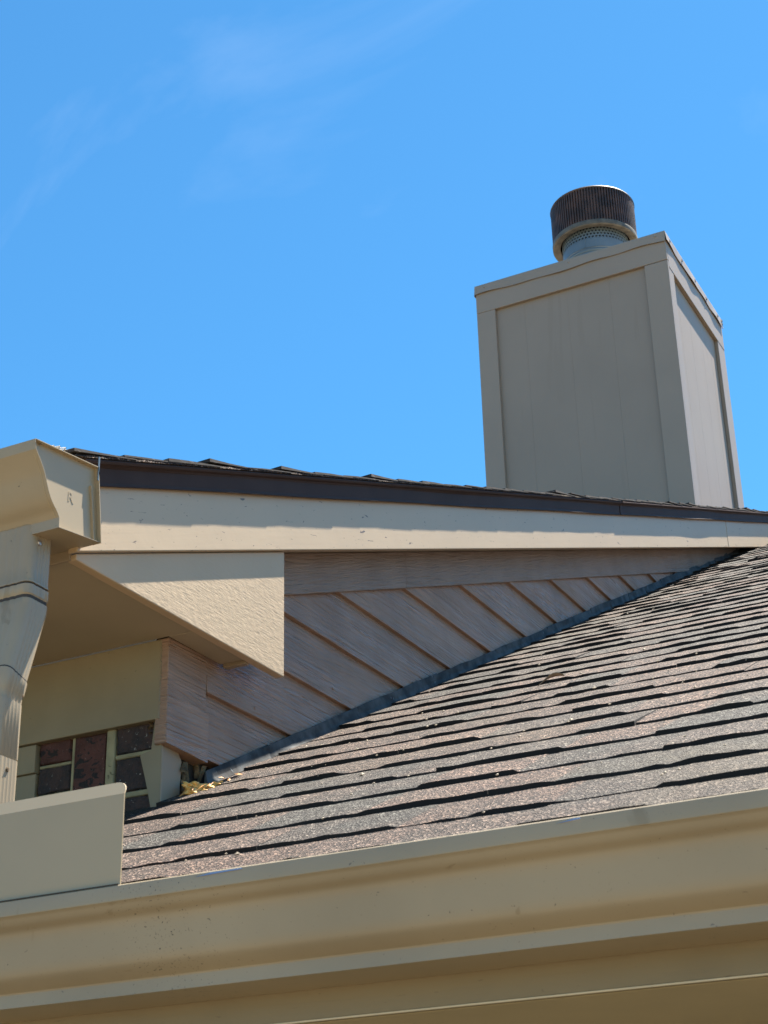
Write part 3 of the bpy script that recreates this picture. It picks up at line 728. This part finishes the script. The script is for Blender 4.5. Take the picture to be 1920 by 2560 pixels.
# perforated band: real round holes
g = G(); rows = 3; cols = 60; rh = .0062; ch_h = .0185
for rI in range(rows+1):
    for cI in range(cols):
        a0 = 6.28318*cI/cols+(.5*6.28318/cols if rI % 2 else 0); da = 6.28318/cols; z0 = 4.1505+rI*ch_h
        ca = a0+da/2; cz = z0+ch_h/2; vs = []
        def Pt(a, z, r=R): return (FX+r*math.cos(a), FY+r*math.sin(a), z)
        outer = [(a0, z0), (a0+da/2, z0), (a0+da, z0), (a0+da, cz), (a0+da, z0+ch_h), (a0+da/2, z0+ch_h), (a0, z0+ch_h), (a0, cz)]
        ang = [math.pi*1.25+i*math.pi/4 for i in range(8)]
        inner = [(ca+rh*math.cos(t)/R, cz+rh*math.sin(t)) for t in ang]
        vs = [Pt(*p) for p in outer]+[Pt(*p) for p in inner]+[Pt(p[0], p[1], R-.004) for p in inner]
        fs = [(i, (i+1) % 8, 8+(i+1) % 8, 8+i) for i in range(8)]+[(8+i, 8+(i+1) % 8, 16+(i+1) % 8, 16+i) for i in range(8)]
        g.add(vs, fs)
g.build('perforated_band', M_galv, fl)
RO = .234
g = G(); nf = 92
for i in range(nf):
    a = 6.28318*i/nf; da = 6.28318/nf
    def Q(a, r, z): return (FX+r*math.cos(a), FY+r*math.sin(a), z)
    z0, z1 = 4.232, 4.452
    prof = [(a, RO-.010), (a+da*.30, RO-.010), (a+da*.36, RO), (a+da*.94, RO)]
    vs = [Q(p, r, z0) for p, r in prof]+[Q(a+da, RO-.010, z0)]+[Q(p, r, z1) for p, r in prof]+[Q(a+da, RO-.010, z1)]
    g.add(vs, [(j, j+1, j+6, j+5) for j in range(4)])
g.build('louvred_cap', M_capdark, fl)
lathe('cap_top', [(.0, 4.480), (.12, 4.476), (RO-.02, 4.466), (RO, 4.458), (RO+.003, 4.452), (RO, 4.446), (RO-.02, 4.446), (0.01, 4.446)], M_capdark, fl)
lathe('cap_ring', [(RO-.012, 4.236), (RO+.001, 4.236), (RO+.003, 4.228), (RO+.002, 4.208), (RO-.003, 4.204), (R+.010, 4.212), (R+.008, 4.222)], M_ring, fl, closed=True)

# ---------------------------------------------------------------- small things on the lower roof
def blob(name, c, r, m, seed, flat=.6, parent=None):
    random.seed(seed); bm = bmesh.new(); bmesh.ops.create_icosphere(bm, subdivisions=3, radius=1)
    ph = [random.uniform(0, 6) for _ in range(9)]
    for v in bm.verts:
        p = v.co.copy(); d = 1+.22*math.sin(p.x*3.1+ph[0])*math.sin(p.y*2.7+ph[1])+.16*math.sin(p.z*5+ph[2]+p.x*4)+.08*math.sin(p.y*9+ph[3])*math.sin(p.x*8+ph[4])
        v.co = Vector((p.x*r[0]*d, p.y*r[1]*d, p.z*r[2]*d))+Vector(c)
    me = bpy.data.meshes.new(name); bm.to_mesh(me); bm.free(); me.materials.append(m)
    for p in me.polygons: p.use_smooth = True
    o = bpy.data.objects.new(name, me); C.objects.link(o); o.parent = parent; return o
fo = thing('spray_foam', 'lump of yellow spray foam at the rotten corner of the siding', 'foam')
random.seed(17)
for q, (x, y, z, r) in enumerate([(.030, .066, -.197, .014), (.026, .092, -.187, .015), (.024, .078, -.183, .011), (.040, .108, -.181, .011), (.045, .124, -.172, .008), (.038, .052, -.205, .010), (.050, .098, -.186, .007), (.022, .060, -.186, .009), (.052, .076, -.197, .006), (.044, .140, -.165, .005)]):
    blob('lump', (x, y, z), (r, r*1.25, r*.62), M_foam, 30+q, parent=fo)
M_flake = mat('orange_flake', (.62, .30, .09), .7, vary=.5, vscale=90)
g = G(); random.seed(5)
for q in range(16):
    y = random.uniform(.04, .17); x = .024+random.uniform(0, .045); p = Vector((x, y, LZ+LS*y+random.uniform(.008, .018))); r = random.uniform(.004, .010); a = random.uniform(0, 6)
    u = Vector((math.cos(a), math.sin(a), LS*math.sin(a)+random.uniform(-.4, .5)))*r; w = Vector((-math.sin(a), math.cos(a), LS*math.cos(a)))*r*.45
    top = [p-u, p+w*.9-u*.2, p+u, p-w]; c = p+Vector((0, 0, r*.25))
    g.add(top+[c, c-Vector((0, 0, .0012))], [(0,1,4),(1,2,4),(2,3,4),(3,0,4),(1,0,5),(2,1,5),(3,2,5),(0,3,5)])
g.build('flakes', M_flake, fo)
# curled dry leaf
def onroof(x, y, h=.0): return Vector((x, y, LZ+LS*y+h))
g = G(); a = onroof(.463, .690, .010); b = onroof(.502, .745, .016); d = b-a; side = Vector((.75, -.5, .25)).normalized(); n = 8; vs = []
for i in range(n+1):
    t = i/n; w = .0075*math.sin(math.pi*(.08+.9*t))+.0008; p = a+d*t+Vector((0, 0, .006*math.sin(t*3.1)))
    for q in (-1, -.4, .4, 1): vs.append(p+side*w*q+Vector((0, 0, .006*abs(q)*math.sin(math.pi*t))))
    for q in (1, .4, -.4, -1): vs.append(p+side*w*q+Vector((0, 0, .006*abs(q)*math.sin(math.pi*t)-.0012)))
fs = [tuple(range(8)), tuple(range(8*n, 8*n+8))]
for i in range(n):
    for e in range(8): fs.append((8*i+e, 8*i+(e+1) % 8, 8*i+8+(e+1) % 8, 8*i+8+e))
g.add(vs, fs); tag(g.build('dry_leaf', M_leaf), 'curled dry leaf lying in the middle of the lower roof', 'leaf')
g = G(); random.seed(21)
for i in range(150):
    if i < 120: y = random.uniform(-.55, .8); x = max(.05, random.uniform(.05, 1.3))
    else: y = random.uniform(.1, 3.4); x = .05+abs(random.gauss(0, .28))
    if y < .02 and x < .05: continue
    p = onroof(x, y, .0095); r = random.uniform(.0009, .0023)*(1.6 if random.random() < .12 else 1); u = random.uniform(0, 6)
    vs = [p+Vector((r*1.5*math.cos(u+k*1.57), r*math.sin(u+k*1.57), LS*r*math.sin(u+k*1.57))) for k in range(4)]+[p+Vector((0, 0, r*.9)), p-Vector((0, 0, r))]
    g.add(vs, [(0,1,4),(1,2,4),(2,3,4),(3,0,4),(1,0,5),(2,1,5),(3,2,5),(0,3,5)])
o = g.build('roof_debris', M_crumb); o['kind'] = 'stuff'; tag(o, 'pale crumbs and grit scattered over the lower roof shingles', 'debris')
